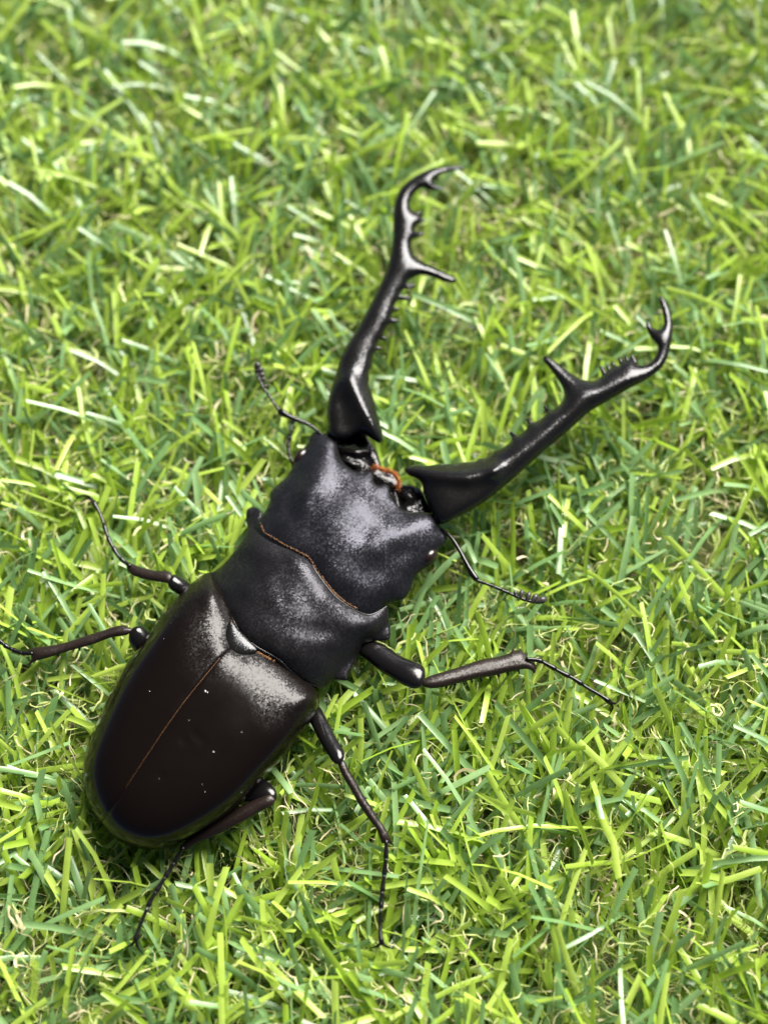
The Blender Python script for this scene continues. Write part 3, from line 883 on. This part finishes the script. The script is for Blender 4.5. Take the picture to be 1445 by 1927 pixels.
def blades(tufts, per, K=6):
    base = np.repeat(tufts, per, 0)
    n = len(base)
    tuft_az = np.repeat(math.pi / 2 + 0.9 * lowfreq(tufts, 9, 16) + rng.normal(0, 0.9, len(tufts)), per)
    az = tuft_az + rng.normal(0, 0.7, n)
    th0 = np.abs(rng.normal(0.62, 0.30, n))
    bend = rng.normal(0.50, 0.45, n)
    L = rng.uniform(13.0, 25.0, n)
    flat = rng.random(n) < 0.22
    th0[flat] = rng.uniform(0.9, 1.35, flat.sum()); bend[flat] = rng.uniform(0.0, 0.5, flat.sum())
    base = base + rng.normal(0, 0.5, base.shape)
    keep = np.ones(n, bool)
    for c, r in GAPW:
        d = np.linalg.norm(base - c, axis=1)
        keep &= ~((d < r * 1.25) & (rng.random(n) < 0.85))
    t = np.linspace(0, 1, K)
    th = np.clip(th0[:, None] + bend[:, None] * t[None] ** 1.4, 0, 1.62)
    azt = az[:, None] + rng.normal(0, 0.18, n)[:, None] * t[None] * 2.2
    dirv = np.stack([np.sin(th) * np.cos(azt), np.sin(th) * np.sin(azt) , np.cos(th)], -1)
    dirv[..., 1] += 0.25                                     # the pile leans away from the camera
    dirv /= np.linalg.norm(dirv, axis=-1, keepdims=True)
    step = (L / (K - 1))[:, None, None]
    pos = np.zeros((n, K, 3))
    pos[:, 1:] = np.cumsum((dirv[:, :-1] + dirv[:, 1:]) * 0.5 * step, 1)
    pos[..., 0] += base[:, :1]; pos[..., 1] += base[:, 1:2]
    pos[..., 2] *= np.minimum(1.0, rng.uniform(7.5, 11.0, n) / np.maximum(pos[..., 2].max(1), 1e-3))[:, None]
    for _ in range(2):
        f = limit(pos)
        pos[..., 2] *= f[:, None]
    tan = np.gradient(pos, axis=1); tan /= np.linalg.norm(tan, axis=-1, keepdims=True) + 1e-9
    side = np.cross(tan, np.array([0, 0, 1.0])); side /= np.linalg.norm(side, axis=-1, keepdims=True) + 1e-9
    nor = np.cross(side, tan)
    tw = rng.normal(0, 0.7, n)[:, None] + rng.normal(0, 0.5, n)[:, None] * t[None]
    s2 = side * np.cos(tw)[..., None] + nor * np.sin(tw)[..., None]
    n2 = np.cross(s2, tan)
    wd = rng.uniform(0.62, 1.02, n)[:, None] * (0.85 + 0.15 * np.minimum(1, t[None] * 3)) * (1 - 0.10 * t[None] ** 3)
    sl = rng.normal(0, 0.35, n)                              # slanted cut at the tip
    v = np.zeros((n, K, 3, 3))
    fold = 0.16 * wd[..., None] * n2 * rng.choice([-1, 1], n)[:, None, None]
    v[:, :, 0] = pos - s2 * wd[..., None] * 0.5
    v[:, :, 1] = pos + fold
    v[:, :, 2] = pos + s2 * wd[..., None] * 0.5
    cut = tan[:, -1] * (sl * wd[:, -1])[:, None]
    v[:, -1, 0] += cut * 0.6; v[:, -1, 2] -= cut * 0.6
    v[..., 2] = np.maximum(v[..., 2], 0.05)
    return v[keep]

tu = scatter_tufts(4.0)
dens = lowfreq(tu, 3, 30)
tu = tu[dens > -1.15]
B = blades(tu, 6)
kindsel = rng.random(len(B)) + 0.10 * lowfreq(B[:, 0, 1, :2], 5, 14)
lime = kindsel < 0.56
rnd = rng.random(len(B))
ribbon_object('grass', [(B[lime], rnd[lime], 0), (B[~lime], rnd[~lime], 1)], [M_lime, M_deep],
              ('short springy lawn of flat lime and deep green grass blades under the beetle', 'grass'))

def curls(n, K=13):
    pos = np.zeros((n, K, 3))
    p = np.stack([rng.uniform(X0, X1, n), rng.uniform(Y0, Y1, n), rng.uniform(0.5, 7.0, n)], 1)
    az = rng.uniform(0, 2 * math.pi, n); el = rng.normal(0.35, 0.5, n)
    ca = rng.normal(0, 0.20, n); ce = rng.normal(-0.06, 0.12, n)
    st = rng.uniform(0.35, 0.9, n)
    for k in range(K):
        pos[:, k] = p
        az = az + ca + rng.normal(0, 0.32, n); el = el + ce + rng.normal(0, 0.25, n)
        ca = np.where(rng.random(n) < 0.12, -ca, ca)
        p = p + st[:, None] * np.stack([np.cos(el) * np.cos(az), np.cos(el) * np.sin(az), np.sin(el)], 1)
        p[:, 2] = np.clip(p[:, 2], 0.15, 8.2)
    pos[..., 2] *= limit(pos)[:, None]
    tan = np.gradient(pos, axis=1); tan /= np.linalg.norm(tan, axis=-1, keepdims=True) + 1e-9
    side = np.cross(tan, np.array([0.1, 0.05, 1.0])); side /= np.linalg.norm(side, axis=-1, keepdims=True) + 1e-9
    nor = np.cross(side, tan)
    tw = rng.uniform(0, 6.28, n)[:, None] + np.cumsum(rng.normal(0, 0.3, (n, K)), 1)
    s2 = side * np.cos(tw)[..., None] + nor * np.sin(tw)[..., None]
    wd = (rng.uniform(0.09, 0.22, n) + 0.18 * (rng.random(n) < 0.12))[:, None] * np.ones((1, K))
    v = np.zeros((n, K, 2, 3))
    v[:, :, 0] = pos - s2 * wd[..., None] * 0.5
    v[:, :, 1] = pos + s2 * wd[..., None] * 0.5
    v[..., 2] = np.maximum(v[..., 2], 0.05)
    return v
T = curls(48000)
ks = rng.random(len(T)) < 0.30
rr = rng.random(len(T))
ribbon_object('thatch', [(T[ks], rr[ks], 0), (T[~ks], rr[~ks], 1)], [M_tan, M_curl],
              ('curly straw coloured and pale green thatch between the grass blades', 'thatch'))

# ground sheet below the pile
m, t, b = mat_new('turf_backing')
N, L = t.nodes, t.links
tc = N.new('ShaderNodeTexCoord')
n1 = N.new('ShaderNodeTexNoise'); n1.inputs['Scale'].default_value = 90; n1.inputs['Detail'].default_value = 6
n2 = N.new('ShaderNodeTexNoise'); n2.inputs['Scale'].default_value = 900; n2.inputs['Detail'].default_value = 5
L.new(tc.outputs['Object'], n1.inputs['Vector']); L.new(tc.outputs['Object'], n2.inputs['Vector'])
c1 = N.new('ShaderNodeValToRGB')
e = c1.color_ramp.elements
e[0].position = 0.35; e[0].color = (0.07, 0.09, 0.035, 1)
e[1].position = 0.70; e[1].color = (0.26, 0.20, 0.11, 1)
x = e.new(0.52); x.color = (0.15, 0.18, 0.06, 1)
L.new(n1.outputs[0], c1.inputs[0])
mx = N.new('ShaderNodeMix'); mx.data_type = 'RGBA'; mx.blend_type = 'MULTIPLY'; mx.inputs['Factor'].default_value = 0.8
c2 = N.new('ShaderNodeValToRGB'); c2.color_ramp.elements[0].position = 0.3; c2.color_ramp.elements[0].color = (0.35, 0.35, 0.35, 1)
c2.color_ramp.elements[1].position = 0.68; c2.color_ramp.elements[1].color = (1.5, 1.45, 1.3, 1)
L.new(n2.outputs[0], c2.inputs[0]); L.new(c1.outputs[0], mx.inputs['A']); L.new(c2.outputs[0], mx.inputs['B'])
ln = N.new('ShaderNodeVectorMath'); ln.operation = 'LENGTH'
L.new(tc.outputs['Object'], ln.inputs[0])
fr = N.new('ShaderNodeMapRange'); fr.inputs['From Min'].default_value = 0.13; fr.inputs['From Max'].default_value = 0.19
L.new(ln.outputs['Value'], fr.inputs['Value'])
n3 = N.new('ShaderNodeTexNoise'); n3.inputs['Scale'].default_value = 160; n3.inputs['Detail'].default_value = 8
L.new(tc.outputs['Object'], n3.inputs['Vector'])
c3 = N.new('ShaderNodeValToRGB'); c3.color_ramp.elements[0].position = 0.3; c3.color_ramp.elements[0].color = (0.04, 0.09, 0.015, 1)
c3.color_ramp.elements[1].position = 0.7; c3.color_ramp.elements[1].color = (0.20, 0.32, 0.05, 1)
L.new(n3.outputs[0], c3.inputs[0])
far = N.new('ShaderNodeMix'); far.data_type = 'RGBA'
L.new(fr.outputs[0], far.inputs['Factor']); L.new(mx.outputs['Result'], far.inputs['A']); L.new(c3.outputs[0], far.inputs['B'])
L.new(far.outputs['Result'], b.inputs['Base Color']); b.inputs['Roughness'].default_value = 0.9
bp = N.new('ShaderNodeBump'); bp.inputs['Distance'].default_value = 0.0008; bp.inputs['Strength'].default_value = 1
L.new(n2.outputs[0], bp.inputs['Height']); L.new(bp.outputs[0], b.inputs['Normal'])
me = bpy.data.meshes.new('ground')
R = 40.0
me.from_pydata([(-R, -R, 0), (R, -R, 0), (R, R, 0), (-R, R, 0)], [], [(0, 1, 2, 3)])
me.materials.append(m)
g = bpy.data.objects.new('ground', me); C.objects.link(g)
g['kind'] = 'structure'; g['label'] = 'matted earthy turf backing showing between the grass blades'; g['category'] = 'ground'
